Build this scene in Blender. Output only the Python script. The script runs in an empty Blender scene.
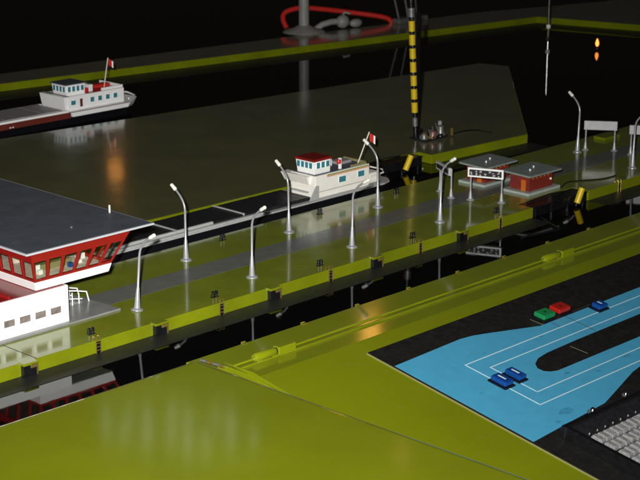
import bpy, bmesh, math, random
from mathutils import Vector, Matrix
random.seed(7)
S = bpy.context.scene
COL = S.collection
R = math.radians

# ------------------------------------------------------------------ camera (1 unit = 10 cm of the real model)
cam_d = bpy.data.cameras.new('camera'); cam = bpy.data.objects.new('camera', cam_d); COL.objects.link(cam)
cam_d.sensor_fit = 'HORIZONTAL'; cam_d.sensor_width = 36.0; cam_d.lens = 36.0 * 1700 / 640
cam_d.clip_start = 0.1; cam_d.clip_end = 500
cam.location = (0, 0, 7.7)
cam.rotation_euler = (R(90 - 15.9855), 0, R(44.0385 - 90))
cam_d.dof.use_dof = True; cam_d.dof.focus_distance = 23.0; cam_d.dof.aperture_fstop = 2.6
S.camera = cam

# ------------------------------------------------------------------ dim hall ambience, camera flash, exposure
W = bpy.data.worlds.new('World'); S.world = W; W.use_nodes = True
bgn = W.node_tree.nodes['Background']; bgn.inputs[0].default_value = (1.0, 0.86, 0.66, 1); bgn.inputs[1].default_value = 0.006
fl = bpy.data.lights.new('flash', 'AREA'); fl.shape = 'DISK'; fl.size = 0.35; fl.energy = 1660; fl.color = (1.0, 1.0, 0.98)
flo = bpy.data.objects.new('flash', fl); COL.objects.link(flo)
flo.location = Vector((0, 0, 7.7)) + Vector((-0.36, 0.37, 0.62)); flo.rotation_euler = (R(90 - 15.9855 - 4), 0, R(44.0385 - 90 + 3)); fl.spread = R(70)
V = S.view_settings; V.view_transform = 'Standard'; V.look = 'None'; V.exposure = 0; V.gamma = 1; V.use_curve_mapping = False
S.render.engine = 'CYCLES'

# ------------------------------------------------------------------ materials
def mat(name, col, rough=.4, metal=0., var=0., vscale=6., bump=0., bscale=40., emit=None, estr=0., rvar=0., coat=0., ior=1.5, alpha=1., trans=0., dust=0., sheen=0., spec=.5):
    m = bpy.data.materials.new(name); m.use_nodes = True
    nt = m.node_tree; b = nt.nodes['Principled BSDF']; L = nt.links.new
    b.inputs['Base Color'].default_value = (*col, 1); b.inputs['Roughness'].default_value = rough
    b.inputs['Metallic'].default_value = metal; b.inputs['IOR'].default_value = ior
    b.inputs['Specular IOR Level'].default_value = spec; b.inputs['Coat Weight'].default_value = coat; b.inputs['Coat Roughness'].default_value = .09
    b.inputs['Alpha'].default_value = alpha; b.inputs['Transmission Weight'].default_value = trans
    if sheen: b.inputs['Sheen Weight'].default_value = sheen; b.inputs['Sheen Roughness'].default_value = .35; b.inputs['Sheen Tint'].default_value = (.8, .78, .8, 1)
    if emit: b.inputs['Emission Color'].default_value = (*emit, 1); b.inputs['Emission Strength'].default_value = estr
    geo = nt.nodes.new('ShaderNodeNewGeometry')
    def noise(sc, det=6, rgh=.6):
        n = nt.nodes.new('ShaderNodeTexNoise'); n.inputs['Scale'].default_value = sc; n.inputs['Detail'].default_value = det
        n.inputs['Roughness'].default_value = rgh; L(geo.outputs['Position'], n.inputs['Vector']); return n
    if var:
        n = noise(vscale); r = nt.nodes.new('ShaderNodeMapRange'); r.inputs[1].default_value = .3; r.inputs[2].default_value = .7
        r.inputs[3].default_value = 1 - var; r.inputs[4].default_value = 1 + var; L(n.outputs['Fac'], r.inputs[0])
        mx = nt.nodes.new('ShaderNodeVectorMath'); mx.operation = 'SCALE'; mx.inputs[0].default_value = col
        L(r.outputs[0], mx.inputs['Scale']); out = mx.outputs[0]
        if dust:
            n2 = noise(vscale * 9, 8, .75); r2 = nt.nodes.new('ShaderNodeMapRange'); r2.inputs[1].default_value = .58; r2.inputs[2].default_value = .8
            r2.inputs[3].default_value = 0; r2.inputs[4].default_value = dust; L(n2.outputs['Fac'], r2.inputs[0])
            mi = nt.nodes.new('ShaderNodeMix'); mi.data_type = 'RGBA'; L(r2.outputs[0], mi.inputs[0]); L(out, mi.inputs[6]); mi.inputs[7].default_value = (.3, .28, .22, 1)
            out = mi.outputs[2]
        L(out, b.inputs['Base Color'])
    if rvar:
        n = noise(vscale * 1.7, 5); r = nt.nodes.new('ShaderNodeMapRange'); r.inputs[1].default_value = .35; r.inputs[2].default_value = .7
        r.inputs[3].default_value = rough; r.inputs[4].default_value = rough + rvar; L(n.outputs['Fac'], r.inputs[0]); L(r.outputs[0], b.inputs['Roughness'])
    if bump:
        n = noise(bscale, 3); bp = nt.nodes.new('ShaderNodeBump'); bp.inputs['Strength'].default_value = bump; bp.inputs['Distance'].default_value = .05
        L(n.outputs['Fac'], bp.inputs['Height']); L(bp.outputs[0], b.inputs['Normal'])
    return m
M = {
 'olive': mat('olive_paint', (.160, .186, .0035), .12, sheen=.022, coat=.7, spec=.2, var=.16, vscale=1.3, rvar=.16, bump=.016, bscale=3.0, dust=.24),
 'olive_desk': mat('olive_desk_paint', (.168, .194, .0035), .11, sheen=.016, coat=.6, spec=.2, var=.06, vscale=.9, rvar=.07, bump=.015, bscale=2.2, dust=.16),
 'deck_dull': mat('dusty_brown_olive', (.088, .086, .018), .12, sheen=.03, coat=.7, spec=.2, var=.22, vscale=.8, rvar=.16, bump=.014, bscale=3.0, dust=.12),  # darker, browner olive laid over the middle and far island tops
 'pane_grey': mat('pane_brown_grey', (.20, .165, .15), .2, var=.4, vscale=7),
 'apron': mat('dark_apron', (.0125, .013, .0115), .5, var=.2, vscale=6),  # near-black that stands in for the dim reflection below the quay edges
 'water': mat('black_water_sheet', (.0018, .0018, .002), .02, ior=1.42, rvar=.03, var=.2, vscale=2, bump=.006, bscale=2.5),
 'road': mat('road_grey', (.135, .142, .12), .16, var=.12, vscale=5, rvar=.1, dust=.15),
 'pave': mat('plinth_grey', (.2, .2, .19), .25, var=.12, vscale=4, dust=.2),
 'white': mat('white_paint', (.88, .87, .85), .35, var=.03, vscale=5),
 'cream': mat('cream_paint', (.84, .80, .72), .35, var=.05, vscale=9),
 'red': mat('red_paint', (.30, .012, .010), .25, var=.08, vscale=8),
 'redroof': mat('dark_red_paint', (.20, .012, .010), .2, var=.15, vscale=8),
 'roof': mat('roof_grey', (.063, .071, .088), .55, var=.16, vscale=3, rvar=.15, bump=.05, bscale=60, dust=.25),
 'roofedge': mat('roof_edge_pale', (.50, .50, .52), .4),
 'lampgrey': mat('lamp_grey_metal', (.36, .36, .38), .32, metal=.35, var=.06, vscale=20),
 'lampwhite': mat('lamp_head_white', (.80, .78, .70), .35),
 'signgrey': mat('sign_grey', (.42, .40, .41), .45, var=.12, vscale=14),
 'black': mat('black_plastic', (.006, .006, .007), .22, rvar=.15, var=.3, vscale=10),
 'blackmatt': mat('black_matt', (.011, .011, .012), .5, var=.3, vscale=10),
 'hull': mat('black_hull', (.006, .006, .008), .3),
 'hold': mat('hold_black', (.010, .010, .012), .45, var=.4, vscale=14),
 'beam': mat('beam_grey', (.36, .36, .35), .4, var=.1, vscale=12),
 'teal': mat('teal_window', (.035, .20, .26), .12),
 'brown': mat('red_brown', (.13, .022, .015), .4, var=.1, vscale=10),
 'pinkgrey': mat('hatch_pink_grey', (.30, .275, .275), .5, var=.1, vscale=7),
 'brass': mat('brass', (.55, .40, .10), .22, metal=.8, var=.15, vscale=30),
 'yellow': mat('yellow_paint', (.58, .40, .004), .35, var=.08, vscale=14),
 'silver': mat('silver_metal', (.6, .6, .6), .2, metal=1.),
 'steel': mat('dull_steel', (.2, .19, .18), .4, metal=.5, var=.3, vscale=18),
 'pinkmetal': mat('copper_pink', (.32, .17, .14), .4, metal=.4),
 'bg_grey': mat('post_grey', (.26, .245, .225), .5, var=.1, vscale=4),
 'rail_red': mat('rail_red', (.55, .025, .02), .3),
 'brick': mat('brick_red', (.17, .022, .012), .5, var=.35, vscale=22),
 'orange': mat('orange_door', (.50, .12, .012), .4),
 'kroof': mat('kiosk_roof', (.20, .23, .21), .4, var=.15, vscale=10, dust=.2),
 'kslab': mat('kiosk_slab', (.34, .38, .34), .4, var=.1, vscale=8),
 'blue': mat('panel_blue', (.062, .325, .51), .5, var=.06, vscale=5, dust=.06),
 'panelblack': mat('panel_black', (.010, .0095, .009), .38, var=.35, vscale=7, dust=.05, rvar=.2),
 'stain': mat('panel_stain', (.045, .25, .40), .5, var=.2, vscale=9),
 'pale_tan': mat('pale_scratch', (.16, .14, .10), .6),
 'line': mat('line_white', (.62, .70, .70), .5),
 'mark': mat('line_faint', (.045, .05, .05), .5),
 'tan': mat('panel_edge_tan', (.22, .20, .08), .6),
 'btn_green': mat('button_green', (.01, .19, .055), .3),
 'btn_red': mat('button_red', (.33, .012, .008), .3),
 'btn_blue': mat('button_blue', (.006, .045, .20), .15),
 'key': mat('key_grey', (.225, .215, .21), .6, var=.15, vscale=30, bump=.5, bscale=45),
 'beige': mat('room_beige', (.72, .64, .50), .6, var=.25, vscale=6),
 'bulb': mat('bulb_orange', (.9, .5, .2), .3, emit=(1, .28, .03), estr=2.4),
 'glass': None,
}
g = bpy.data.materials.new('window_glass'); g.use_nodes = True; nt = g.node_tree; nt.nodes.clear()
o_ = nt.nodes.new('ShaderNodeOutputMaterial'); mixs = nt.nodes.new('ShaderNodeMixShader'); tr = nt.nodes.new('ShaderNodeBsdfTransparent'); gl = nt.nodes.new('ShaderNodeBsdfGlossy')
lw = nt.nodes.new('ShaderNodeLayerWeight'); lw.inputs[0].default_value = .5; pw = nt.nodes.new('ShaderNodeMath'); pw.operation = 'POWER'; pw.inputs[1].default_value = 5; nt.links.new(lw.outputs['Facing'], pw.inputs[0]); fr = nt.nodes.new('ShaderNodeMath'); fr.operation = 'MULTIPLY_ADD'; fr.inputs[1].default_value = .9; fr.inputs[2].default_value = .05; nt.links.new(pw.outputs[0], fr.inputs[0]); tr.inputs[0].default_value = (.95, .96, .95, 1); gl.inputs['Roughness'].default_value = .03
nt.links.new(fr.outputs[0], mixs.inputs[0]); nt.links.new(tr.outputs[0], mixs.inputs[1]); nt.links.new(gl.outputs[0], mixs.inputs[2]); nt.links.new(mixs.outputs[0], o_.inputs[0])
M['glass'] = g

# ------------------------------------------------------------------ mesh helpers
def box(bm, x0, x1, y0, y1, z0, z1, rot=None):
    vs = [bm.verts.new(Vector(p)) for p in ((x0,y0,z0),(x1,y0,z0),(x1,y1,z0),(x0,y1,z0),(x0,y0,z1),(x1,y0,z1),(x1,y1,z1),(x0,y1,z1))]
    if rot is not None:
        for v in vs: v.co = rot @ v.co
    for f in ((3,2,1,0),(4,5,6,7),(0,1,5,4),(1,2,6,5),(2,3,7,6),(3,0,4,7)): bm.faces.new([vs[i] for i in f])
    return vs
def hexa(bm, lo, hi):
    """closed prism between two rings of points of the same length"""
    a = [bm.verts.new(Vector(p)) for p in lo]; b = [bm.verts.new(Vector(p)) for p in hi]; n = len(a)
    bm.faces.new(a[::-1]); bm.faces.new(b)
    for i in range(n): bm.faces.new((a[i], a[(i+1) % n], b[(i+1) % n], b[i]))
def prism(bm, poly, z0, z1): hexa(bm, [(x, y, z0) for x, y in poly], [(x, y, z1) for x, y in poly])
def tube(bm, pts, rad, n=10):
    pts = [Vector(p) for p in pts]
    if not hasattr(rad, '__len__'): rad = [rad] * len(pts)
    rings = []; prev = None
    for i, p in enumerate(pts):
        t = (pts[min(i+1, len(pts)-1)] - pts[max(i-1, 0)]).normalized()
        u = prev - t * prev.dot(t) if prev is not None else (Vector((1,0,0)) if abs(t.x) < .9 else Vector((0,1,0)))
        u = (u - t * u.dot(t)).normalized(); w = t.cross(u); prev = u
        rings.append([bm.verts.new(p + (u * math.cos(2*math.pi*k/n) + w * math.sin(2*math.pi*k/n)) * rad[i]) for k in range(n)])
    for a, b in zip(rings, rings[1:]):
        for k in range(n): bm.faces.new((a[k], a[(k+1) % n], b[(k+1) % n], b[k]))
    bm.faces.new(rings[0][::-1]); bm.faces.new(rings[-1])
def smooth_path(pts, n=6):
    P_ = [Vector(p) for p in pts]; out = []
    for i in range(len(P_) - 1):
        a, b_, c_, d_ = P_[max(i - 1, 0)], P_[i], P_[i + 1], P_[min(i + 2, len(P_) - 1)]
        for k in range(n):
            t = k / n; out.append(.5 * (2 * b_ + (c_ - a) * t + (2 * a - 5 * b_ + 4 * c_ - d_) * t * t + (3 * b_ - a - 3 * c_ + d_) * t ** 3))
    return out + [P_[-1]]
def lathe(bm, prof, n=20, c=(0, 0)): tube(bm, [(c[0], c[1], z) for r, z in prof], [r for r, z in prof], n)
def sphere(bm, c, r, seg=12, sq=(1, 1, 1)):
    bmesh.ops.create_uvsphere(bm, u_segments=seg, v_segments=seg // 2 + 2, radius=r, matrix=Matrix.Translation(c) @ Matrix.Diagonal((*sq, 1)))
def obj(name, build, m, parent=None, bevel=0., smooth=False, seg=2):
    bm = bmesh.new(); build(bm)
    bmesh.ops.recalc_face_normals(bm, faces=bm.faces[:])
    me = bpy.data.meshes.new(name); bm.to_mesh(me); bm.free()
    me.materials.append(M[m]); o = bpy.data.objects.new(name, me); COL.objects.link(o)
    if parent: o.parent = parent
    if smooth:
        for p in me.polygons: p.use_smooth = True
        try: me.set_sharp_from_angle(angle=R(40))
        except Exception: pass
    if bevel:
        md = o.modifiers.new('bevel', 'BEVEL'); md.width = bevel; md.segments = seg; md.limit_method = 'ANGLE'
    return o
def B(*a, **k): return lambda bm: box(bm, *a, **k)
def root(name, loc, label, cat, group=None, rot=(0, 0, 0)):
    e = bpy.data.objects.new(name, None); e.empty_display_size = .1; COL.objects.link(e); e.location = loc; e.rotation_euler = rot
    return tag(e, label, cat, group)
def tag(o, label, cat, group=None):
    o['label'] = label; o['category'] = cat
    if group: o['group'] = group
    return o
def struct(o, label, kind='structure'): o['kind'] = kind; o['label'] = label; o['category'] = {'water': 'water'}.get(o.name, o.name.split('_')[-1].split('.')[0]); return o
def copy_tree(o, parent=None):
    c = o.copy(); COL.objects.link(c)
    if parent: c.parent = parent
    for ch in list(o.children): copy_tree(ch, c)
    return c
ORD = ['first', 'second', 'third', 'fourth', 'fifth', 'sixth', 'seventh', 'eighth', 'ninth', 'tenth']
WZ = -.19                                   # level of the black sheet that stands for water

# ------------------------------------------------------------------ the setting
struct(obj('water', B(-20, 120, 15.6, 120, WZ - .1, WZ), 'water'), 'mirror-black glossy sheet standing for the water of the lock chambers')
# island with the road; notch for the lock gate on the near side
def isl1(bm): prism(bm, [(6, 17.42), (23.42, 17.42), (23.42, 17.78), (25.08, 17.78), (25.08, 17.42), (40, 17.42), (40, 20.1), (6, 20.1)], WZ + .002, 0)
q1 = struct(obj('quay_deck', isl1, 'olive', bevel=.012), 'glossy olive lock island carrying the grey road and street lamps')
def apron(parent, poly): obj('apron', lambda bm: prism(bm, poly, WZ + .001, WZ + .006), 'apron', parent)  # dark strip on the water imitating the quay edge's dim reflection
struct(obj('road', B(13, 40, 18.50, 19.05, -.01, .0015), 'road'), 'plain grey road strip along the lamp-lined olive island')
def isl2(bm): prism(bm, [(6, 21.75), (21.6, 21.6), (23.3, 21.48), (23.32, 21.84), (25.3, 21.7), (25.28, 21.35), (28.15, 21.15), (34.3, 26.45), (34.1, 27.25), (20.2, 28.75), (6, 30.0)], WZ + .002, 0)
q2 = struct(obj('quay_deck', isl2, 'olive', bevel=.012), 'wide dark olive island between the two barges')
def isl3(bm): prism(bm, [(0, 37.4), (41.6, 31.05), (42.4, 27.9), (60, 22), (60, 29), (45.5, 31.6), (41, 32.95), (24.6, 34.9), (0, 38.6)], WZ + .002, 0)
q3 = struct(obj('quay_deck', isl3, 'olive', bevel=.012), 'far olive quay in the dark with a red rail on it')
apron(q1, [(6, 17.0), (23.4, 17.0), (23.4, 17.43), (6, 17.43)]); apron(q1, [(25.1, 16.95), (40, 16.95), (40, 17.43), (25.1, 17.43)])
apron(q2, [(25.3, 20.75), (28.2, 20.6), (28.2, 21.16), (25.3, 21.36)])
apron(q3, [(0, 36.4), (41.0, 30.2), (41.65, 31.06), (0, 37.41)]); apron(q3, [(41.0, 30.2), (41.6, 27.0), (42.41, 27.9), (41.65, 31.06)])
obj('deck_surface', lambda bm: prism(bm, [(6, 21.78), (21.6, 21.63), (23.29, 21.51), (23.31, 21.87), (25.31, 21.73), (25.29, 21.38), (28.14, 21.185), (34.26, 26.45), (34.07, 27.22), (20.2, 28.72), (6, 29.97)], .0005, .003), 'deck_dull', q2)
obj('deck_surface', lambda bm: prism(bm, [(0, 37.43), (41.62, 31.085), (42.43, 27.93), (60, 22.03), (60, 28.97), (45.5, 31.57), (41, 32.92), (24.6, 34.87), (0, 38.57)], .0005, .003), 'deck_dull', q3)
obj('deck_seam', B(12.62, 12.635, 17.43, 18.19, .0003, .002), 'blackmatt', q1); obj('deck_seam', B(20.9, 20.912, 17.43, 18.48, .0003, .002), 'deck_dull', q1)
# near side: flat raised cover plate, flat strip, sloping console
SL = R(10); K = math.tan(SL); Y0 = 14.82
def desk_z(y): return K * (y - Y0)
def near(bm):
    prof = [(15.9, 0), (Y0, 0), (7.5, desk_z(7.5)), (7.5, -2.2), (15.9, -2.2)]
    hexa(bm, [(13.9, y, z) for y, z in prof], [(40, y, z) for y, z in prof])
struct(obj('quay_deck', near, 'olive_desk', bevel=.015), 'near olive quay strip folding down into the sloping console')
struct(obj('quay_deck', B(2, 13.955, 6.5, 15.74, -.6, .12), 'olive_desk', bevel=.2, seg=12), 'big flat olive cover plate filling the lower left foreground')

# ------------------------------------------------------------------ street lamps
def lamp(loc, sgn, label, lean=0.):
    t = root('street_lamp', loc, label, 'street lamp', 'grey street lamps on the lock island')
    def pole(bm):
        lathe(bm, [(.05, .012), (.045, .06), (.024, .33), (.019, .34), (.018, .77)], 14)
    obj('base_flange', lambda bm: lathe(bm, [(.092, 0), (.09, .012), (.055, .03), (.046, .034)], 20), 'lampgrey', t, smooth=True)
    obj('pole', pole, 'lampgrey', t, smooth=True)
    path = [(0, .765), (.004, .83), (.022, .9), (.06, .965), (.12, 1.03), (.20, 1.09), (.235, 1.112)]
    obj('arm', lambda bm: tube(bm, smooth_path([(0, sgn * a, z) for a, z in path], 3), .017, 12), 'lampgrey', t, smooth=True)
    hp = [(.215, 1.10), (.225, 1.106), (.26, 1.128), (.325, 1.168), (.335, 1.174)]
    obj('lamp_head', lambda bm: tube(bm, [(0, sgn * a, z) for a, z in hp], [.02, .03, .031, .028, .016], 12), 'lampwhite', t, smooth=True)
    t.rotation_euler = (0, R(lean), R(random.uniform(-9, 9)))
    return t
near_l = [((14.87, 18.04, 0), 'grey street lamp nearest the white control building, in front of the road', 5.0),
          ((17.12, 18.0, 0), 'near-row street lamp second from the control building, before the black hold', .5),
          ((19.39, 18.03, 0), 'near-row street lamp third from the control building, in front of the white barge cabin', 1.),
          ((21.55, 17.99, 0), 'near-row street lamp crossing in front of the small dark sign left of the kiosks', 1.),
          ((27.14, 17.86, 0), 'street lamp cut by the right edge of the photo, beside the last grey sign', 2.)]
far_l = [((17.03, 19.41, 0), 'far-row street lamp standing against the grey side deck of the barge, left one', 0.),
         ((19.31, 19.39, 0), 'far-row street lamp left of the white barge cabin, against its black hold', -1.),
         ((21.55, 19.42, 0), 'far-row street lamp in front of the stern and flag of the white barge', -1.),
         ((27.52, 19.43, 0), 'distant street lamp leaning left beside the wide blank grey sign', 2.)]
for l, lab, le in near_l: lamp(l, -1, lab, le)
for l, lab, le in far_l: lamp(l, 1, lab, le)

# ------------------------------------------------------------------ gantry signs
def sign(p0, p1, z0, z1, label, face, pan_mat, thick=.05, over=.04, marks=False):
    p0 = Vector((*p0, 0)); p1 = Vector((*p1, 0)); d = p1 - p0; Ln = d.length; a = math.atan2(d.y, d.x)
    t = root('gantry_sign', p0, label, 'sign', 'gantry signs on two posts', (0, 0, a))
    for x in (0, Ln):
        p = obj('post', lambda bm: lathe(bm, [(.075, 0), (.07, .012), (.04, .03), (.018, .17), (.0165, .18), (.0165, z1 - .02)], 14, (x, .02)), 'lampgrey', t, smooth=True)
    pn = obj('panel', B(-over, Ln + over, -thick, 0.001, z0, z1), pan_mat, t, bevel=.004)
    if face:
        obj('display', B(-over + .03, Ln + over - .03, -thick - .004, -thick + .002, z0 + .03, z1 - .03), face, pn)
    if marks:   # unreadable pale pattern on the dark display
        w = Ln + 2 * over - .08
        rr = random.Random(3)
        for i in range(7):
            x = -over + .045 + w * i / 7
            def bl(bm):
                for k in range(3):
                    x0 = x + rr.uniform(0, .03); zz = z0 + .034 + rr.uniform(0, .07)
                    box(bm, x0, x0 + rr.uniform(.015, .035), -thick - .008, -thick - .003, zz, zz + rr.uniform(.012, .035))
            obj('display_mark', bl, 'signgrey', pn)
    return t
sign((23.06, 18.56), (23.28, 18.03), .44, .61, 'white framed dark gantry sign with pale marks in front of the red kiosks', 'blackmatt', 'white', marks=True)
sign((23.17, 19.38), (22.92, 18.91), .42, .56, 'gantry sign seen at an angle with black face and pale frame, behind a street lamp', 'blackmatt', 'signgrey')
sign((27.78, 19.42), (28.11, 18.95), .43, .61, 'wide blank grey gantry sign right of the distant street lamp', None, 'signgrey')
sign((28.05, 18.52), (28.34, 18.06), .43, .61, 'blank grey gantry sign at the right edge of the photo', None, 'signgrey')

# ------------------------------------------------------------------ kiosks
def kiosk(loc, label):
    t = root('kiosk', loc, label, 'kiosk', 'red kiosks with flat grey roofs')
    obj('slab', B(0, .95, 0, .62, 0, .05), 'kslab', t, bevel=.006)
    w = obj('wall', B(.13, .83, .09, .53, .05, .33), 'brick', t, bevel=.004)
    for r_ in range(6):
        z = .085 + r_ * .038
        obj('brick_course', lambda bm: [box(bm, .127, .833, .087, .533, z, z + .006)], 'redroof', w)
    d = obj('door', B(.122, .135, .17, .27, .052, .25), 'orange', t); obj('handle', B(.112, .123, .18, .19, .13, .16), 'silver', d)
    for i in range(5):
        x = .22 + i * .115
        wn = obj('window', B(x, x + .075, .078, .095, .265, .31), 'orange', t, bevel=.003)
        obj('pane', B(x + .008, x + .067, .075, .08, .272, .303), 'brown', wn)
    wn = obj('window', B(.122, .135, .35, .46, .2, .29), 'brown', t)
    obj('wall_light', lambda bm: sphere(bm, (.76, .08, .19), .022), 'lampwhite', t, smooth=True)
    rf = obj('roof', lambda bm: hexa(bm, [(.0, -.02, .34), (.95, -.02, .335), (.95, .64, .355), (0, .64, .36)], [(.0, -.02, .375), (.95, -.02, .37), (.95, .64, .39), (0, .64, .395)]), 'kroof', t, bevel=.004)
    for x, y in ((.35, .25), (.6, .36)): obj('vent', lambda bm: lathe(bm, [(.016, .375), (.016, .40), (.02, .403), (.012, .415)], 10, (x, y)), 'lampwhite', rf, smooth=True)
    return t
kiosk((23.98, 17.95, 0), 'near red kiosk with orange door and grey roof, right of the white framed sign')
kiosk((23.93, 18.93, 0), 'rear red kiosk with grey roof, partly behind the white framed sign')

# ------------------------------------------------------------------ control building
c = root('control_building', (13.0, 18.2, 0), 'white and red control tower with slanted windows and dark grey flat roof', 'building')
cx, cy = 13.0, 18.2
def P(*p): return [(x - cx, y - cy, z) for x, y, z in p]
def bb(x0, x1, y0, y1, z0, z1): return B(x0 - cx, x1 - cx, y0 - cy, y1 - cy, z0, z1)
obj('plinth', lambda bm: hexa(bm, P((6.2, 18.2, 0), (14.7, 18.2, 0), (14.62, 19.25, 0), (6.2, 20.0, 0)), P((6.2, 18.2, .03), (14.7, 18.2, .03), (14.62, 19.25, .03), (6.2, 20.0, .03))), 'pave', c, bevel=.004)
wl = obj('lower_wall', bb(7, 13.83, 18.27, 20.0, .03, .56), 'white', c, bevel=.004)
obj('lower_roof', bb(7.03, 13.80, 18.30, 19.97, .555, .566), 'redroof', wl)
for x in (12.35, 12.85):
    obj('roof_rib', bb(x, x + .03, 18.32, 19.9, .566, .60), 'red', wl)
for i in range(9):
    x = 13.70 - i * .262
    w = obj('window', lambda bm: [box(bm, x - .205 - cx, x - cx, 18.255 - cy, 18.272 - cy, z, z + .012) for z in (.183, .293)] + [box(bm, q - cx, q + .012 - cx, 18.256 - cy, 18.272 - cy, .19, .30) for q in (x - .205, x - .012)], 'white', wl)
    obj('pane', bb(x - .195, x - .010, 18.262, 18.268, .193, .295), 'pane_grey', w)
# upper storey: rings bottom (z .58), ledge top (z .70), top of the windows, roof
def ring(e, ex, z): return P((13.33 - e, 18.34 - e, z), (14.62 + ex, 18.34 - e, z), (14.62 + ex, 21.4, z), (13.33 - e, 21.4, z))
obj('ledge', lambda bm: hexa(bm, ring(.0, .0, .57), ring(.04, .03, .70)), 'white', c, bevel=.006)
obj('floor', lambda bm: hexa(bm, ring(-.05, -.05, .69), ring(-.05, -.05, .71)), 'beige', c)
obj('back_wall', bb(13.6, 14.75, 19.25, 19.32, .71, 1.16), 'beige', c)
def lerp(z):   # outward lean of the glazing between z .70 and 1.17
    k = (z - .70) / .47; return .03 + .17 * k, .02 + .24 * k
z_lo, z_hi = .735, 1.03
def band(za, zb, d=.05):
    def f(bm):
        (e0, x0), (e1, x1) = lerp(za), lerp(zb)
        a = ring(e0, x0, za); b_ = ring(e1, x1, zb); ai = ring(e0 - d, x0 - d, za); bi = ring(e1 - d, x1 - d, zb)
        for i in (0, 1, 3):
            j = (i + 1) % 4; hexa(bm, [a[i], a[j], ai[j], ai[i]], [b_[i], b_[j], bi[j], bi[i]])
    return f
obj('sill_band', band(.70, z_lo), 'red', c)
obj('fascia_band', band(z_hi, 1.172), 'red', c)
def quad_on(face, u0, u1, off0, off1):
    """bar or pane on the slanted glazing between fractions u0..u1 along the face"""
    def f(bm):
        ra = [Vector(p) for p in ring(*lerp(z_lo), z_lo)]; rb = [Vector(p) for p in ring(*lerp(z_hi), z_hi)]
        i, j = {'front': (0, 1), 'left': (0, 3), 'right': (1, 2)}[face]; n = Vector({'front': (0, -1, 0), 'left': (-1, 0, 0), 'right': (1, 0, 0)}[face])
        A0, A1 = ra[i].lerp(ra[j], u0), ra[i].lerp(ra[j], u1); B0, B1 = rb[i].lerp(rb[j], u0), rb[i].lerp(rb[j], u1)
        hexa(bm, [A0 + n * off0, A1 + n * off0, A1 + n * off1, A0 + n * off1], [B0 + n * off0, B1 + n * off0, B1 + n * off1, B0 + n * off1])
    return f
for face, n, wd in (('front', 6, .012), ('left', 12, .005), ('right', 10, .005)):
    for i in range(n + 1):
        u = i / n; u0 = max(0, u - wd); u1 = min(1, u + wd)
        obj('mullion', quad_on(face, u0, u1, -.03, .004), 'red', c)
        if i < n: obj('window_pane', quad_on(face, (i) / n + wd, (i + 1) / n - wd, -.018, -.012), 'glass', c)
# things one can make out through the glass
obj('desk', bb(13.62, 14.2, 18.66, 18.80, .71, .80), 'tan', c)
for x, y, h_ in ((13.55, 18.55, .12), (14.28, 18.6, .1), (14.45, 18.75, .16)): obj('chair', lambda bm: [box(bm, x - cx, x + .07 - cx, y - cy, y + .07 - cy, .71, .71 + h_ * .5), box(bm, x - cx, x + .07 - cx, y + .06 - cy, y + .07 - cy, .71 + h_ * .5, .71 + h_)], 'lampwhite', c)
obj('console', bb(14.07, 14.13, 18.52, 18.58, .71, .775), 'btn_blue', c)
obj('partition', bb(13.95, 13.98, 18.8, 19.25, .71, 1.1), 'cream', c)
rf = obj('roof', lambda bm: hexa(bm, P((13.04, 18.11, 1.172), (15.30, 18.11, 1.172), (15.34, 21.9, 1.172), (13.04, 21.9, 1.172)), P((13.04, 18.11, 1.2), (15.30, 18.11, 1.2), (15.34, 21.9, 1.2), (13.04, 21.9, 1.2))), 'roofedge', c, bevel=.004)
obj('roof_felt', lambda bm: hexa(bm, P((13.065, 18.135, 1.2), (15.275, 18.135, 1.2), (15.31, 21.88, 1.2), (13.065, 21.88, 1.2)), P((13.065, 18.135, 1.206), (15.275, 18.135, 1.206), (15.31, 21.88, 1.206), (13.065, 21.88, 1.206))), 'roof', rf)
obj('antenna', lambda bm: tube(bm, P((15.2, 19.0, 1.2), (15.2, 19.0, 1.32)), .014, 8), 'lampwhite', rf)
for x, y, r_ in ((13.62, 20.1, .05), (14.3, 18.75, .02)):
    obj('roof_vent', lambda bm: lathe(bm, [(r_, 1.205), (r_, 1.222), (r_ * .6, 1.226)], 14, (x - cx, y - cy)), 'steel', rf, smooth=True)
# white stair railing at the end of the building
st = root('stair_railing', (13.9, 18.8, .03), 'small white stair railing at the end of the white wall', 'railing')
for k, yy in enumerate((0, .22)):
    sd = root('railing_side', (0, yy, 0), '', ''); del sd['label']; del sd['category']; sd.parent = st
    top = [(0, 0, .27), (.26, 0, .25), (.48, 0, .20), (.66, 0, .15), (.70, 0, .0)]
    obj('top_rail', lambda bm: tube(bm, top, .011, 8), 'white', sd, smooth=True)
    obj('mid_rail', lambda bm: tube(bm, [(0, 0, .15), (.22, 0, .13), (.58, 0, .06)], .008, 8), 'white', sd, smooth=True)
    for x, z in ((.02, .27), (.14, .257), (.26, .238), (.40, .19), (.52, .155)): obj('post', lambda bm: tube(bm, [(x, 0, 0), (x, 0, z)], .009, 8), 'white', sd, smooth=True)
for i in range(4): obj('step', B(.1 + i * .12, .22 + i * .12, .01, .21, 0.001, .10 - i * .025), 'pave', st)

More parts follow.
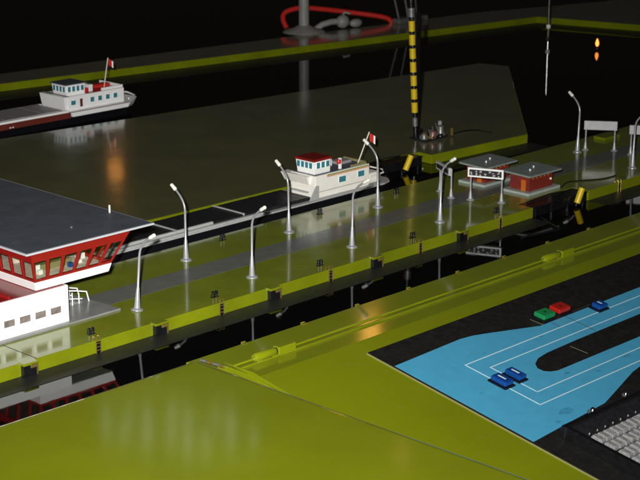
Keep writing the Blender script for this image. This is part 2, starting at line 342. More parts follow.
# ------------------------------------------------------------------ barges
def hull_ring(L0, L1, w, z, flare=0., bow=1.2, stern=.35):
    y = w / 2 + flare; pts = [(L0, 0, z)]
    for k in (.25, .5, .75, 1): pts.append((L0 + bow * k, -y * math.sin(k * math.pi / 2), z))
    pts += [(L1 - stern, -y, z), (L1 - stern * .4, -y * .86, z), (L1, -y * .5, z), (L1, y * .5, z), (L1 - stern * .4, y * .86, z), (L1 - stern, y, z)]
    for k in (1, .75, .5, .25): pts.append((L0 + bow * k, y * math.sin(k * math.pi / 2), z))
    return pts
def win(parent, f): 
    o = obj('window', f(0.), 'white', parent); obj('pane', f(.008), 'teal', o); return o
def side_win(x0, x1, y, z0, z1): return lambda p: B(x0 + p, x1 - p, y - .006 - p * .4, y + .004, z0 + p, z1 - p)
def front_win(x, y0, y1, z0, z1): return lambda p: B(x - .006 - p * .4, x + .004, y0 + p, y1 - p, z0 + p, z1 - p)
def flagstaff(parent, x, y, z, lean, h):
    tip = (x + lean[0], y + lean[1], z + h)
    s = obj('flagstaff', lambda bm: tube(bm, [(x, y, z), tip], .011, 8), 'lampwhite', parent, smooth=True)
    def flag(bm, a=0., b=1., off=0.):
        n = 7; vs = []
        for i in range(n):
            k = a + (b - a) * i / (n - 1)
            w = .012 * math.sin(k * 9)
            vs.append([bm.verts.new((tip[0] + .012 + k * .06, tip[1] + w - k * .10 + off, tip[2] - .02 - k * .06 - j * .15 )) for j in (0, 1)])
        fs = [bm.faces.new((p[0], q[0], q[1], p[1])) for p, q in zip(vs, vs[1:])]
        r_ = bmesh.ops.extrude_face_region(bm, geom=fs)
        bmesh.ops.translate(bm, verts=[v for v in r_['geom'] if isinstance(v, bmesh.types.BMVert)], vec=(0.006, .004, 0))
    fo = obj('flag', lambda bm: flag(bm, 0, .7), 'rail_red', parent); obj('flag_stripe', lambda bm: flag(bm, .7, 1.), 'white', fo)

# barge A: white cabin, black hold, moored behind the lamp island
b = root('river_barge', (20.95, 20.77, WZ), 'cargo barge with cream cabin, red wheelhouse roof and black hold', 'barge')
DZ = .27
obj('hull', lambda bm: hexa(bm, hull_ring(-7.2, 2.05, .98, 0), hull_ring(-7.3, 2.1, 1.06, DZ - .03)), 'hull', b, bevel=.01)
obj('side_deck', lambda bm: hexa(bm, hull_ring(-7.3, 2.1, 1.08, DZ - .03), hull_ring(-7.3, 2.1, 1.08, DZ)), 'beam', b, bevel=.004)
hd = obj('hold', B(-5.9, -.12, -.43, .43, DZ - .001, DZ + .05), 'hold', b)
for i in range(48):
    x = -5.85 + i * .12
    obj('hatch_board', B(x, x + .105, -.42, .42, DZ + .048, DZ + .058 + random.uniform(0, .004)), 'hold', hd)
for x in (-1.75, -3.25, -4.75): obj('hatch_beam', B(x, x + .03, -.44, .44, DZ + .04, DZ + .078), 'beam', b)
obj('side_rail', B(-5.6, -1.35, -.53, -.455, DZ - .001, DZ + .035), 'beam', b, bevel=.005)
obj('side_rail', B(-5.6, -2.45, -.45, -.40, DZ - .001, DZ + .075), 'beam', b, bevel=.005)
obj('bollard', lambda bm: lathe(bm, [(.025, DZ), (.025, DZ + .09), (.035, DZ + .1), (.02, DZ + .11)], 10, (-1.27, -.49)), 'blackmatt', b)
obj('deck_box', B(-4.45, -4.33, -.30, -.20, DZ + .06, DZ + .17), 'cream', b, bevel=.006)
cb = obj('cabin', B(0, 1.42, -.45, .26, DZ, DZ + .41), 'cream', b, bevel=.012)
obj('cabin_deck', B(.04, 1.38, -.41, .22, DZ + .409, DZ + .418), 'roof', cb)
obj('cabin_front', lambda bm: hexa(bm, [(-.02, -.30, DZ + .24), (.1, -.30, DZ + .24), (.1, .40, DZ + .24), (-.02, .40, DZ + .24)], [(-.10, -.32, DZ + .40), (.1, -.32, DZ + .40), (.1, .44, DZ + .40), (-.10, .44, DZ + .40)]), 'cream', cb, bevel=.008)
obj('front_ledge', B(-.05, .0, -.28, .22, DZ + .09, DZ + .115), 'beam', cb)
obj('side_wing', lambda bm: hexa(bm, [(-.16, -.49, DZ), (.06, -.49, DZ), (.06, -.46, DZ), (-.16, -.46, DZ)], [(.0, -.49, DZ + .24), (.06, -.49, DZ + .24), (.06, -.46, DZ + .24), (.0, -.46, DZ + .24)]), 'beam', cb)
for z, m in ((.385, 'btn_green'), (.372, 'yellow'), (.355, 'rail_red'), (.11, 'brown')):
    obj('trim_line', B(.30 if z > .2 else .06, 1.40, -.456, -.448, DZ + z, DZ + z + (.011 if z > .2 else .006)), m, cb)
win(cb, side_win(.60, .79, -.45, DZ + .19, DZ + .31)); win(cb, side_win(1.10, 1.28, -.45, DZ + .205, DZ + .325))
wh = obj('wheelhouse', lambda bm: hexa(bm, [(.06, -.36, DZ + .418), (.46, -.36, DZ + .418), (.46, .12, DZ + .418), (.06, .12, DZ + .418)], [(.03, -.38, DZ + .66), (.46, -.38, DZ + .66), (.46, .14, DZ + .66), (.03, .14, DZ + .66)]), 'white', b, bevel=.006)
for i in range(4): win(wh, front_win(.04, -.33 + i * .115, -.235 + i * .115, DZ + .52, DZ + .64))
for i in range(3): win(wh, side_win(.09 + i * .12, .185 + i * .12, -.378, DZ + .52, DZ + .64))
obj('wheelhouse_roof', lambda bm: hexa(bm, [(.0, -.41, DZ + .66), (.49, -.41, DZ + .66), (.49, .17, DZ + .66), (.0, .17, DZ + .66)], [(.02, -.38, DZ + .70), (.48, -.38, DZ + .70), (.48, .14, DZ + .70), (.02, .14, DZ + .70)]), 'redroof', wh, bevel=.008)
obj('locker', B(.56, .80, -.05, .12, DZ + .418, DZ + .56), 'white', b, bevel=.008)
ll = obj('lifebuoy_post', B(.70, .745, -.38, -.33, DZ + .418, DZ + .62), 'white', b, bevel=.004)
obj('lifebuoy', lambda bm: lathe(bm, [(.035, DZ + .52), (.045, DZ + .535), (.045, DZ + .58), (.03, DZ + .6)], 12, (.69, -.36)), 'rail_red', ll, smooth=True)
obj('bulwark', lambda bm: [box(bm, .95, 1.38, -.44, -.41, DZ + .418, DZ + .46), box(bm, 1.35, 1.38, -.44, .22, DZ + .418, DZ + .46)], 'tan', b)
obj('skylight', B(.92, 1.25, -.12, .14, DZ + .418, DZ + .47), 'pinkgrey', b, bevel=.006)
obj('stern_rail', lambda bm: tube(bm, [(1.45, -.44, DZ + .16), (1.85, -.40, DZ + .16), (2.02, -.2, DZ + .16), (2.02, .2, DZ + .16), (1.85, .4, DZ + .16)], .014, 8), 'cream', b, smooth=True)
obj('stern_house', B(1.43, 1.80, -.40, .2, DZ, DZ + .20), 'cream', b, bevel=.05)
flagstaff(b, 1.25, -.30, DZ + .42, (.36, .06), .52)
b.scale = (1, .88, 1)
# barge B: far channel on the left, red-brown hold sides
b = root('river_barge', (22.55, 29.98, WZ), 'distant white barge with red-brown hold sides and grey wheelhouse roof', 'barge')
obj('hull', lambda bm: hexa(bm, hull_ring(-7.2, 1.95, .98, 0), hull_ring(-7.3, 2.0, 1.06, .18)), 'hull', b, bevel=.01)
obj('hull_band', lambda bm: hexa(bm, [(.08, -.53, .18), (1.65, -.53, .18), (2.0, -.3, .18), (2.0, .3, .18), (1.65, .53, .18), (.08, .53, .18)], [(.0, -.55, .30), (1.7, -.55, .29), (2.1, -.3, .33), (2.1, .3, .33), (1.7, .55, .29), (.0, .55, .30)]), 'white', b, bevel=.008)
hd = obj('hold', B(-6.2, .02, -.535, .535, .17, .30), 'brown', b)
for s_ in (-1, 1): obj('coaming', B(-6.2, -.02, s_ * .50 - .035, s_ * .50 + .035, .30, .345), 'white', b)
for i in range(12): obj('hatch_cover', B(-6.15 + i * .5, -5.655 + i * .5, -.46, .46, .30, .36 + .004 * (i % 2)), 'pinkgrey', hd)
for x in (-1.62, -1.55): obj('draught_mark', B(x, x + .03, -.539, -.534, .19, .215), 'white', hd)
cb = obj('cabin', B(.02, 1.62, -.44, .42, .30, .62), 'white', b, bevel=.012)
obj('cabin_front', lambda bm: hexa(bm, [(-.03, -.42, .30), (.1, -.42, .30), (.1, .42, .30), (-.03, .42, .30)], [(-.07, -.44, .62), (.1, -.44, .62), (.1, .46, .62), (-.07, .46, .62)]), 'white', cb, bevel=.008)
obj('cabin_deck', B(.6, 1.58, -.40, .38, .619, .628), 'redroof', cb)
win(cb, side_win(.10, .24, -.44, .42, .53))
obj('door', B(.36, .43, -.446, -.438, .36, .54), 'brown', cb)
for i in range(4): win(cb, side_win(.64 + i * .22, .76 + i * .22, -.44, .42, .54))
obj('rubbing_strake', B(.0, 1.68, -.556, -.545, .285, .30), 'brown', b)
wh = obj('wheelhouse', lambda bm: hexa(bm, [(.08, -.34, .62), (.58, -.34, .62), (.58, .14, .62), (.08, .14, .62)], [(.05, -.36, .86), (.58, -.36, .86), (.58, .16, .86), (.05, .16, .86)]), 'white', b, bevel=.006)
for i in range(4): win(wh, front_win(.06, -.32 + i * .115, -.23 + i * .115, .70, .83))
for i in range(4): win(wh, side_win(.09 + i * .12, .18 + i * .12, -.358, .70, .83))
obj('wheelhouse_roof', B(.02, .61, -.39, .19, .86, .885), 'roof', wh, bevel=.006)
obj('locker', B(.74, .84, -.30, .1, .628, .78), 'white', b, bevel=.006); obj('engine_hood', B(.62, .72, -.3, .3, .628, .72), 'rail_red', b, bevel=.006)
obj('bulwark', lambda bm: [box(bm, 1.0, 1.60, -.42, -.39, .628, .69), box(bm, 1.57, 1.6, -.39, .38, .628, .69)], 'white', b)
obj('bench', B(1.05, 1.5, -.1, .1, .628, .70), 'rail_red', b, bevel=.01)
obj('stern_rail', lambda bm: tube(bm, [(1.7, -.5, .36), (2.0, -.34, .38), (2.08, 0, .39), (2.0, .34, .38)], .02, 8), 'white', b, smooth=True)
flagstaff(b, 1.32, -.1, .63, (.22, .1), .62)

# ------------------------------------------------------------------ quay edge fittings
def niche(i, x, label):
    t = root('mooring_niche', (x, 17.42, 0), label, 'niche', 'brass topped niches in the quay edge')
    obj('recess_plate', B(-.105, .10, -.07, .03, WZ + .007, -.03), 'black', t, bevel=.004)
    obj('cap', B(-.115, .115, -.082, .05, -.029, .006), 'olive', t, bevel=.004)
    obj('cap_flange', B(.0, .112, -.082, -.068, -.075, -.018), 'brass', t, bevel=.003)
    obj('rail', B(.101, .112, -.082, -.068, WZ + .007, -.076), 'brass', t)
nx = [12.47, 14.74, 16.99, 19.28, 21.42]
for i, x in enumerate(nx): niche(i, x, 'wide brass capped black niche in the quay edge, %s from the left' % ORD[i])
def ladder(x, label):
    t = root('quay_ladder', (x, 17.42, 0), label, 'ladder', 'narrow brass ladders on the quay edge')
    obj('back_plate', B(-.035, .04, -.008, .02, WZ + .003, -.02), 'black', t)
    for s_ in (-.042, .038): obj('rail', lambda bm: tube(bm, [(s_, -.02, WZ + .003), (s_, -.02, .03), (s_, .0, .045), (s_, .05, .045), (s_, .06, .03), (s_, .06, 0)], .0065, 6), 'brass', t, smooth=True)
    for k in range(5): obj('rung', lambda bm: tube(bm, [(-.042, -.02, -.19 + k * .05), (.038, -.02, -.19 + k * .05)], .006, 6), 'brass', t)
for i, x in enumerate([13.65, 15.94, 18.24, 20.37, 22.48, 26.05]): ladder(x, 'narrow brass ladder over the olive quay edge, %s from the left' % ORD[i])
def bollard(x, y, label):
    t = root('bollard', (x, y, 0), label, 'bollard', 'small black double bollards')
    obj('base_plate', B(-.06, .06, -.03, .03, 0.001, .012), 'black', t, bevel=.003)
    for s_ in (-.032, .032): obj('post', lambda bm: lathe(bm, [(.018, .01), (.016, .07), (.024, .075), (.024, .085), (.014, .095)], 12, (s_, 0)), 'black', t, smooth=True)
    obj('crossbar', lambda bm: tube(bm, [(-.065, 0, .045), (.065, 0, .045)], .008, 8), 'black', t)
for i, x in enumerate([13.74, 16.05, 18.28, 20.48, 22.7]): bollard(x, 17.68, 'black double bollard on the near quay edge, %s from the left' % ORD[i])
for i, x in enumerate([18.2, 20.5, 22.5]): bollard(x, 19.83, 'black double bollard beside the moored barge, %s from the left' % ORD[i])
for i, x in enumerate([14.95, 16.1, 17.22, 18.35, 19.5, 20.65, 21.8, 22.95]):
    t = root('edge_cleat', (x, 15.9, 0), 'tiny brass cleat on the near chamber edge, %s from the left' % ORD[i], 'cleat', 'brass cleats along the near chamber edge')
    obj('plate', B(-.04, .04, -.05, .012, 0.001, .012), 'brass', t, bevel=.003)
    obj('hook', B(-.035, .035, .0, .018, -.05, .02), 'olive', t, bevel=.003)

# ------------------------------------------------------------------ lock gate machinery and floats
def gate(loc, label):
    t = root('lock_gate', loc, label, 'gate', 'black lock gate leaves', (0, 0, 0))
    obj('leaf', B(-.76, .86, -.14, .0, 0.002, .17), 'black', t, bevel=.006)
    for i in range(4): obj('stiffener', B(-.70 + i * .48, -.67 + i * .48, -.16, -.14, 0.002, .165), 'black', t)
    obj('walkway', B(-.765, .865, -.165, .19, .17, .186), 'black', t, bevel=.004)
    obj('drive_arm', lambda bm: tube(bm, [(-.6, .12, .205), (.1, .16, .21), (.5, .12, .205)], .014, 8), 'black', t)
gate((24.2, 17.58, WZ), 'black lock gate leaf folded into a gap of the near quay edge')
gate((24.25, 21.6, WZ), 'black lock gate leaf in the far channel behind the dark angled sign')
def floatcyl(loc, d, ln, label):
    t = root('yellow_cylinder', loc, label, 'cylinder', 'yellow tilted cylinders in the lock')
    d = Vector(d).normalized()
    obj('tube', lambda bm: tube(bm, [d * 0, d * ln], .058, 18), 'yellow', t, bevel=.006, smooth=True)
    obj('stem', lambda bm: tube(bm, [d * -.06 , d * .01], .02, 8), 'black', t)
floatcyl((24.62, 17.34, -.13), (.40, -.06, .9), .29, 'yellow cylinder tilted in the gap of the near quay by the kiosk')
floatcyl((24.36, 21.24, -.13), (.48, -.06, .9), .31, 'yellow cylinder tilted in the far channel near the striped mast')
t = tag(obj('gate_beam', lambda bm: tube(bm, [(22.2, 16.75, WZ + .02), (23.1, 16.6, WZ + .02), (23.5, 17.3, WZ + .02)], .02, 8), 'black'), 'thin black strut lying on the water below the lock gate', 'beam')
tag(obj('quay_step', B(28.75, 29.3, 19.62, 19.9, .001, .06), 'olive', bevel=.006), 'small bright olive block behind the wide grey sign', 'block')
def cable(bm): tube(bm, smooth_path([(24.9, 17.9, .012), (25.3, 18.05, .012), (25.6, 17.95, .012), (26.0, 17.75, .012), (26.4, 17.72, .012)]), .012, 6)
tag(obj('cable', cable, 'black', smooth=True), 'thin black cable lying on the deck right of the near kiosk', 'cable')

# striped mast with winch
t = root('striped_mast', (26.30, 22.66, 0), 'tall yellow and black banded mast on the middle island', 'mast')
def lz(z): return (-.035 * z, .035 * z, z)
obj('core', lambda bm: tube(bm, [lz(0.01), lz(.35), lz(3.3)], [.045, .05, .05], 12), 'black', t)
obj('collar', lambda bm: tube(bm, [lz(.24), lz(.42)], .055, 12), 'steel', t, smooth=True)
for i in range(7):
    a = .53 + i * .282
    obj('yellow_band', lambda bm: tube(bm, [lz(a), lz(a + .212)], .066, 16), 'yellow', t, smooth=True)
obj('back_strip', B(.045, .09, -.02, .07, .01, 2.6), 'black', t)  # black strip modelled in place of the shadow along the mast
obj('top_cap', lambda bm: tube(bm, [lz(2.52), lz(2.7)], .075, 12), 'steel', t, smooth=True)
w = root('winch', (26.35, 22.5, 0), 'jumble of dark winch parts with pale and pink metal at the mast foot', 'winch')
obj('base', B(-.28, .5, -.32, .15, 0.003, .035), 'blackmatt', w, bevel=.01)
for x, y, h, r_, m in ((-.2, -.2, .14, .07, 'steel'), (-.02, -.28, .17, .05, 'pinkmetal'), (.3, -.22, .24, .07, 'steel'), (.42, -.1, .30, .045, 'bg_grey'), (.12, -.12, .2, .06, 'blackmatt'), (.2, -.3, .08, .06, 'black')):
    obj('drum', lambda bm: lathe(bm, [(r_ * 1.2, .04), (r_, .06), (r_, h), (r_ * .6, h + .02)], 14, (x, y)), m, w, smooth=True)
for k in range(4): obj('lever', lambda bm: tube(bm, [(-.1 + .15 * k, -.3, .05), (-.05 + .16 * k, -.2 + .05 * k, .22 + .03 * k)], .012, 6), 'steel', w)
q = random.Random(4)
for k in range(9):
    x, y = q.uniform(-.25, .55), q.uniform(-.38, .05); a = q.uniform(.02, .05)
    obj('fitting', lambda bm: box(bm, x, x + a, y, y + a * 1.4, .03, .05 + q.uniform(.03, .16)), q.choice(['steel', 'blackmatt', 'brass', 'pinkmetal', 'black']), w, bevel=.006)
obj('hose', lambda bm: tube(bm, smooth_path([(.5, -.3, .03), (.8, -.42, .09), (1.1, -.55, .08), (1.3, -.8, .03)]), .014, 6), 'black', w, smooth=True)

# ------------------------------------------------------------------ far quay things
t = root('post', (34.6, 34.1, 0), 'thick grey post with flared foot on the far quay', 'post')
obj('shaft', lambda bm: lathe(bm, [(.15, .02), (.145, 2.2)], 20), 'bg_grey', t, smooth=True)
obj('foot', lambda bm: lathe(bm, [(.62, 0), (.55, .05), (.3, .12), (.16, .2)], 24), 'bg_grey', t, smooth=True)
rp = [(34.75, 34.95, 0), (34.75, 35.1, .22), (34.85, 35.15, .40), (35.1, 35.05, .50), (35.5, 34.85, .52), (36.4, 34.3, .38), (37.4, 33.55, .18), (37.6, 33.4, .0)]
tag(obj('red_rail', lambda bm: tube(bm, smooth_path(rp), .075, 12), 'rail_red', smooth=True), 'bent bright red rail behind the grey post on the far quay', 'rail')
t = root('pipe_fitting', (35.75, 33.75, 0), 'pale bent pipe fitting beside the grey post on the far quay', 'pipe')
obj('bend', lambda bm: tube(bm, [(-.75, .3, .02), (-.55, .2, .16), (-.3, .1, .22), (.0, 0, .22)], .09, 12), 'bg_grey', t, smooth=True)
obj('body', lambda bm: [sphere(bm, (.1, 0, .2), .2, 14, (1.1, .9, 1)), sphere(bm, (.5, -.15, .13), .16, 12, (1.5, .9, .8))], 'bg_grey', t, smooth=True)
obj('handle', lambda bm: tube(bm, [(.1, 0, .3), (.15, 0, .46), (.3, -.1, .42)], .04, 8), 'bg_grey', t, smooth=True)
t = root('pipe_cluster', (37.9, 33.1, 0), 'dark pipes and struts behind the striped mast on the far quay', 'pipes')
obj('body', lambda bm: [box(bm, -.4, .9, -.1, .2, .001, .16)], 'steel', t, bevel=.03)
for k in range(3): obj('strut', lambda bm: tube(bm, [(-.3 + .4 * k, 0, .1), (-.5 + .55 * k, .3, 1.6)], .03, 8), 'steel', t)
t = root('silver_pole', (39.4, 29.0, WZ), 'thin shiny silver pole rising from the black water near the far corner', 'pole')
obj('shaft', lambda bm: lathe(bm, [(.05, 0), (.045, .1), (.04, 1.6)], 12), 'silver', t, smooth=True)
obj('foot', lambda bm: lathe(bm, [(.09, 0), (.08, .03), (.05, .06)], 12), 'silver', t, smooth=True)
obj('ring', lambda bm: lathe(bm, [(.05, .3), (.065, .32), (.065, .4), (.05, .42)], 12), 'lampwhite', t, smooth=True)
t = root('glowing_lamp', (38.9, 26.95, WZ), 'small glowing orange bulb standing on the black water in the far dark', 'lamp')
obj('foot', lambda bm: lathe(bm, [(.07, 0), (.06, .02), (.025, .04), (.02, .09)], 12), 'black', t)
obj('bulb', lambda bm: lathe(bm, [(.02, .085), (.045, .13), (.05, .18), (.035, .24), (.010, .30)], 12), 'bulb', t, smooth=True)

# ------------------------------------------------------------------ rods on the near strip
t = root('push_rod', (14.1, 15.25, 0), 'long olive push rod with two thick sleeves along the near quay strip', 'rod')
obj('rod', lambda bm: tube(bm, [(0.0, 0, .045), (25, 0, .045)], .02, 10), 'olive', t, smooth=True)
obj('guide_strip', B(.05, 25, -.075, -.045, .0012, .02), 'olive', t, bevel=.003)
for x0 in (.42, 6.72):
    s_ = obj('sleeve', lambda bm: tube(bm, [(x0, 0, .06), (x0 + .02, 0, .06), (x0 + .36, 0, .06), (x0 + .38, 0, .06)], [.045, .06, .06, .05], 18), 'olive', t, smooth=True)
    obj('sleeve_seam', lambda bm: tube(bm, [(x0 + .385, 0, .06), (x0 + .40, 0, .06)], .048, 16), 'black', s_)
    obj('bracket', B(x0 + .41, x0 + .73, -.065, .06, .0015, .115), 'olive', t, bevel=.012)
    for k in (.05, .33): obj('clamp_foot', B(x0 + k - .03, x0 + k + .05, -.07, .07, .0018, .03), 'olive', t, bevel=.005)
def lipf(bm):
    lo = [(14.02, 15.42, .001), (14.17, 15.42, .001), (14.17, Y0, .001), (14.17, 13.4, desk_z(13.4) + .001), (14.02, 13.4, desk_z(13.4) + .001), (14.02, Y0, .001)]
    hexa(bm, lo, [(x + (.0 if x < 14.1 else -.05), y, z + .075) for x, y, z in lo])
tag(obj('edge_moulding', lipf, 'olive', bevel=.01), 'short olive moulding beside the edge of the big cover plate', 'moulding')
t = root('hinge', (13.93, 15.45, 0), 'small worn brass hinge at the far corner of the cover plate', 'hinge')
for k in range(4): obj('knuckle', lambda bm: tube(bm, [(-.02 + .01 * k, .16 - k * .11, .10), (-.01 + .01 * k, .08 - k * .11, .10)], .02, 10), 'brass' if k % 2 else 'steel', t, smooth=True)

# ------------------------------------------------------------------ control panel on the sloping console
cp = root('harbour_plan', (0, Y0, 0), 'sloping control panel painted with a blue harbour plan and white lines', 'control panel', rot=(SL, 0, 0))
C10 = math.cos(SL)
def d2(x, y): return (x, (y - Y0) / C10)
def sheet(name, pts, z0, z1, m, parent, bevel=0): return obj(name, lambda bm: prism(bm, [d2(*p) for p in pts], z0, z1), m, parent, bevel=bevel)
sheet('backing_board', [(15.900, 14.505), (30, 14.545), (30, 8.2), (15.888, 8.2)], .001, .014, 'tan', cp)
sheet('black_sheet', [(15.91, 14.495), (29.98, 14.535), (29.98, 8.22), (15.90, 8.22)], .014, .027, 'panelblack', cp)
blue = [(15.93, 14.03), (17.35, 14.08), (17.6, 14.05), (17.9, 13.97), (18.72, 13.73), (22, 13.745), (30, 13.75), (30, 12.35), (23, 12.35), (19.2, 12.22), (18.72, 12.14), (18.3, 12.02), (17.92, 11.91), (17.6, 11.82), (15.93, 11.72)]
wp = sheet('water_plan', blue, .027, .030, 'blue', cp)
tip = [(17.60, 12.93), (17.61, 12.83), (17.68, 12.77), (17.80, 12.735), (30, 12.70), (30, 13.22), (18.85, 13.165), (18.1, 13.145), (17.85, 13.11), (17.68, 13.03)]
sheet('island_plan', tip, .030, .033, 'panelblack', cp)
def line(p, q, w=.012, z=.0302, m='line', name='plan_line'):
    a = Vector(d2(*p)); c_ = Vector(d2(*q)); n = (c_ - a).normalized(); t_ = Vector((-n.y, n.x)) * w / 2; e = n * w / 2
    pts = [a - e + t_, a - e - t_, c_ + e - t_, c_ + e + t_]
    return obj(name, lambda bm: prism(bm, [(v.x, v.y) for v in pts], z, z + .003), m, cp)
line((16.79, 13.53), (29, 13.60), .013); line((16.79, 12.27), (29, 12.31), .013); line((16.79, 13.51), (16.79, 12.29), .013)
line((17.04, 13.30), (29, 13.36), .012); line((17.05, 12.51), (29, 12.55), .012); line((17.045, 13.28), (17.045, 12.53), .012)
line((19.31, 13.72), (19.32, 13.2), .01, .0306, 'mark'); line((18.76, 13.94), (18.79, 13.74), .012, .0275, 'pale_tan', 'faint_mark'); line((18.56, 13.08), (18.6, 12.82), .010, .0335, 'pale_tan', 'faint_mark')
line((18.95, 13.70), (18.96, 13.56), .01, .0306, 'mark'); line((19.72, 12.68), (19.74, 12.36), .01, .0306, 'mark'); line((18.8, 13.76), (20.0, 13.78), .008, .0275, 'mark', 'faint_mark')
for x, y, a, b_, sd in ((16.95, 11.98, .16, .07, 1), (16.62, 11.86, .06, .03, 2), (17.85, 12.62, .07, .03, 3), (18.3, 12.42, .06, .025, 4), (19.05, 12.47, .09, .03, 5), (18.45, 13.52, .05, .02, 6), (17.3, 13.62, .05, .02, 7), (16.35, 12.9, .05, .02, 8), (19.9, 13.30, .06, .02, 9)):
    q = random.Random(sd); pp = [(x + a * math.cos(k * .6283) * q.uniform(.6, 1.1), y + b_ * math.sin(k * .6283) * q.uniform(.6, 1.2)) for k in range(10)]
    sheet('stain', pp, .030, .0301, 'stain', cp)
def button(x, y, sx, sy, m, label, base_m='black', h=.07, stripe=False):
    bx_, by_ = d2(x, y)
    o = obj('button', B(bx_ - sx / 2 - .025, bx_ + sx / 2 + .025, by_ - sy / 2 - .025, by_ + sy / 2 + .025, .0305, .055), base_m, cp, bevel=.006); o['label'] = label
    obj('button_cap', B(bx_ - sx / 2, bx_ + sx / 2, by_ - sy / 2, by_ + sy / 2, .055, .055 + h), m, o, bevel=.016)
    if stripe: obj('button_mark', B(bx_ - .015, bx_ + .012, by_ - sy * .22, by_ + sy * .28, .055 + h + .0005, .057 + h), 'line', o)
    else: obj('button_mark', B(bx_ - .02, bx_ + .02, by_ - .02, by_ + .02, .055 + h + .0005, .057 + h), 'blackmatt', o)
button(18.99, 13.87, .27, .20, 'btn_green', 'green square push button')
button(19.37, 13.88, .27, .20, 'btn_red', 'red square push button')
button(16.80, 12.92, .17, .26, 'btn_blue', 'left blue rocker button of the close pair', stripe=True)
button(17.10, 12.93, .15, .26, 'btn_blue', 'right blue rocker button of the close pair', stripe=True)
button(20.0, 13.62, .20, .16, 'btn_blue', 'single blue rocker button on the upper lane', stripe=True)

# ------------------------------------------------------------------ keyboard box on the console
kx, ky = 16.32, 11.62
kb = root('keyboard', (kx, ky, desk_z(ky)), 'black keyboard box with rows of rough pale grey keys', 'keyboard', rot=(SL, 0, 0))
KL, KW, KH = 3.6, 2.3, .19
obj('tray_floor', B(.06, KL - .06, -KW + .06, -.06, .028, .07), 'blackmatt', kb)
for x0, x1, y0, y1 in ((0, KL, -.085, 0), (0, KL, -KW, -KW + .085), (0, .085, -KW + .085, -.085), (KL - .085, KL, -KW + .085, -.085)):
    obj('rim', B(x0, x1, y0, y1, .028, KH), 'black', kb, bevel=.012)
obj('inner_bezel', lambda bm: hexa(bm, [(.085, -.30, .07), (KL - .085, -.30, .07), (KL - .085, -.086, .07), (.085, -.086, .07)], [(.085, -.30, .075), (KL - .085, -.30, .075), (KL - .085, -.086, .165), (.085, -.086, .165)]), 'hold', kb)
obj('side_bezel', B(.086, .20, -KW + .09, -.30, .07, .085), 'hold', kb)
keymesh = {}
rr = random.Random(11)
def keycap(v):
    def f(bm):
        r2 = random.Random(v)
        lo = [(-.052, -.085, 0), (.052, -.085, 0), (.052, .085, 0), (-.052, .085, 0)]
        mid = [(x * 1.02, y * 1.0, .04) for x, y, z in lo]; hi = [(x * r2.uniform(.72, .85), y * r2.uniform(.7, .85), .062 + r2.uniform(-.006, .008)) for x, y, z in lo]
        hexa(bm, lo, mid); hexa(bm, mid, hi)
    return f
proto = [obj('key', keycap(v), 'key', kb, bevel=.012) for v in range(4)]
first = set()
for r_ in range(9):
    for i in range(26):
        v = rr.randrange(4); x = .275 + i * .124 + rr.uniform(-.006, .006); y = -.40 - r_ * .205 + rr.uniform(-.006, .006)
        if v in first: k = proto[v].copy(); COL.objects.link(k)
        else: k = proto[v]; first.add(v)
        k.location = (x, y, .072); k.rotation_euler = (rr.uniform(-.05, .05), rr.uniform(-.05, .05), rr.uniform(-.06, .06))
for i in range(12): obj('indicator_pin', lambda bm: lathe(bm, [(.012, .075), (.012, .11), (.006, .118)], 8, (.28 + i * .17, -.255)), 'steel', kb, smooth=True)
def screw(x, y, z, r_, label):
    t = root('screw', (x, y, desk_z(y)), label, 'screw', 'bright screws above the keyboard', (SL, 0, 0))
    obj('head', lambda bm: lathe(bm, [(r_ * 1.3, .028), (r_ * 1.2, z * .6), (r_ * .8, z), (r_ * .3, z + .012)], 12), 'silver', t, smooth=True)
    obj('washer', lambda bm: lathe(bm, [(r_ * 2, .0272), (r_ * 2, .034)], 14), 'steel', t, smooth=True)
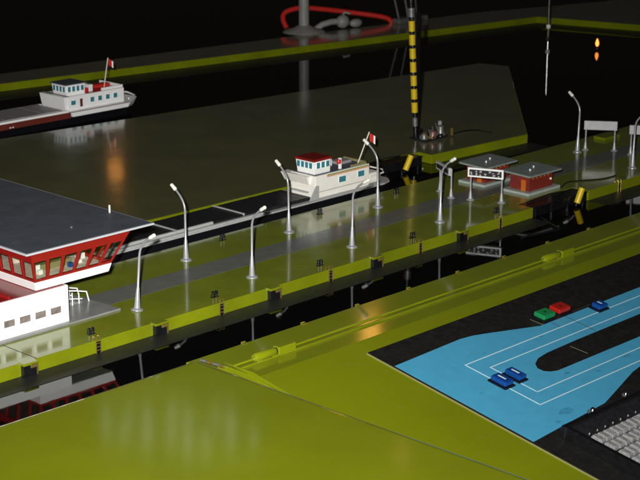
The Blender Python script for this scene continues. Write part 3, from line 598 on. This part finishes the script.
screw(17.23, 11.76, .09, .035, 'large bright screw at the upper edge of the keyboard box')
screw(18.03, 11.79, .07, .026, 'small screw above the keyboard, nearest the right edge of the photo')
screw(16.87, 11.71, .06, .026, 'small dark screw above the keyboard, nearest the box corner')

# ------------------------------------------------------------------ hall lamps and added glowing tubes, showing only as reflections in the paint
def hall_lamp(loc, r_, col, st, label):
    m = 'hall_' + str(len(M)); M[m] = mat(m, (.8, .8, .8), .4, emit=col, estr=st)
    t = root('hall_lamp', loc, label, 'lamp', 'hanging hall lamps')
    obj('globe', lambda bm: sphere(bm, (0, 0, 0), r_, 16), m, t, smooth=True)
    obj('cord', lambda bm: tube(bm, [(0, 0, r_), (0, 0, r_ + 12)], .03, 6), 'black', t)

hall_lamp((38.0, 47.07, 6.9), .30, (1, .36, .04), 2.8, 'orange hall lamp hanging far behind the middle island, above the view')
hall_lamp((40.3, 36.6, 11.15), .35, (1, .42, .07), 8, 'orange hall lamp hanging high behind the kiosks, above the view')
hall_lamp((34.18, 29.78, 11.91), .28, (1, .40, .06), .9, 'orange hall lamp hanging highest above the view, over the cover plate')
def hall_tube(p, ln, label):  # tube added out of view so its reflection streaks the cover plate
    t = root('hall_tube', p, label, 'lamp', 'pale tube lamps hanging in the hall')
    obj('tube', lambda bm: tube(bm, [(0, 0, 0), (0, 0, ln)], .085, 12), 'hall_tube', t, smooth=True)
    obj('cord', lambda bm: tube(bm, [(0, 0, ln), (0, 0, ln + 12)], .02, 6), 'black', t)
M['hall_tube'] = mat('hall_tube_glow', (.8, .8, .8), .4, emit=(.95, 1, .9), estr=1.3)
rr = random.Random(5)
for i in range(14):
    k = i / 13; row = i % 2
    p = (28.9 + 2.6 * k + rr.uniform(-.1, .1), 36.6 - 3.1 * k + rr.uniform(-.1, .1) - row * .3, 11.0 + row * .45 + rr.uniform(-.12, .12))
    hall_tube(p, rr.uniform(.25, .6), '%s pale tube lamp hanging above the view, counted from the left' % (ORD + ['eleventh', 'twelfth', 'thirteenth', 'fourteenth'])[i])
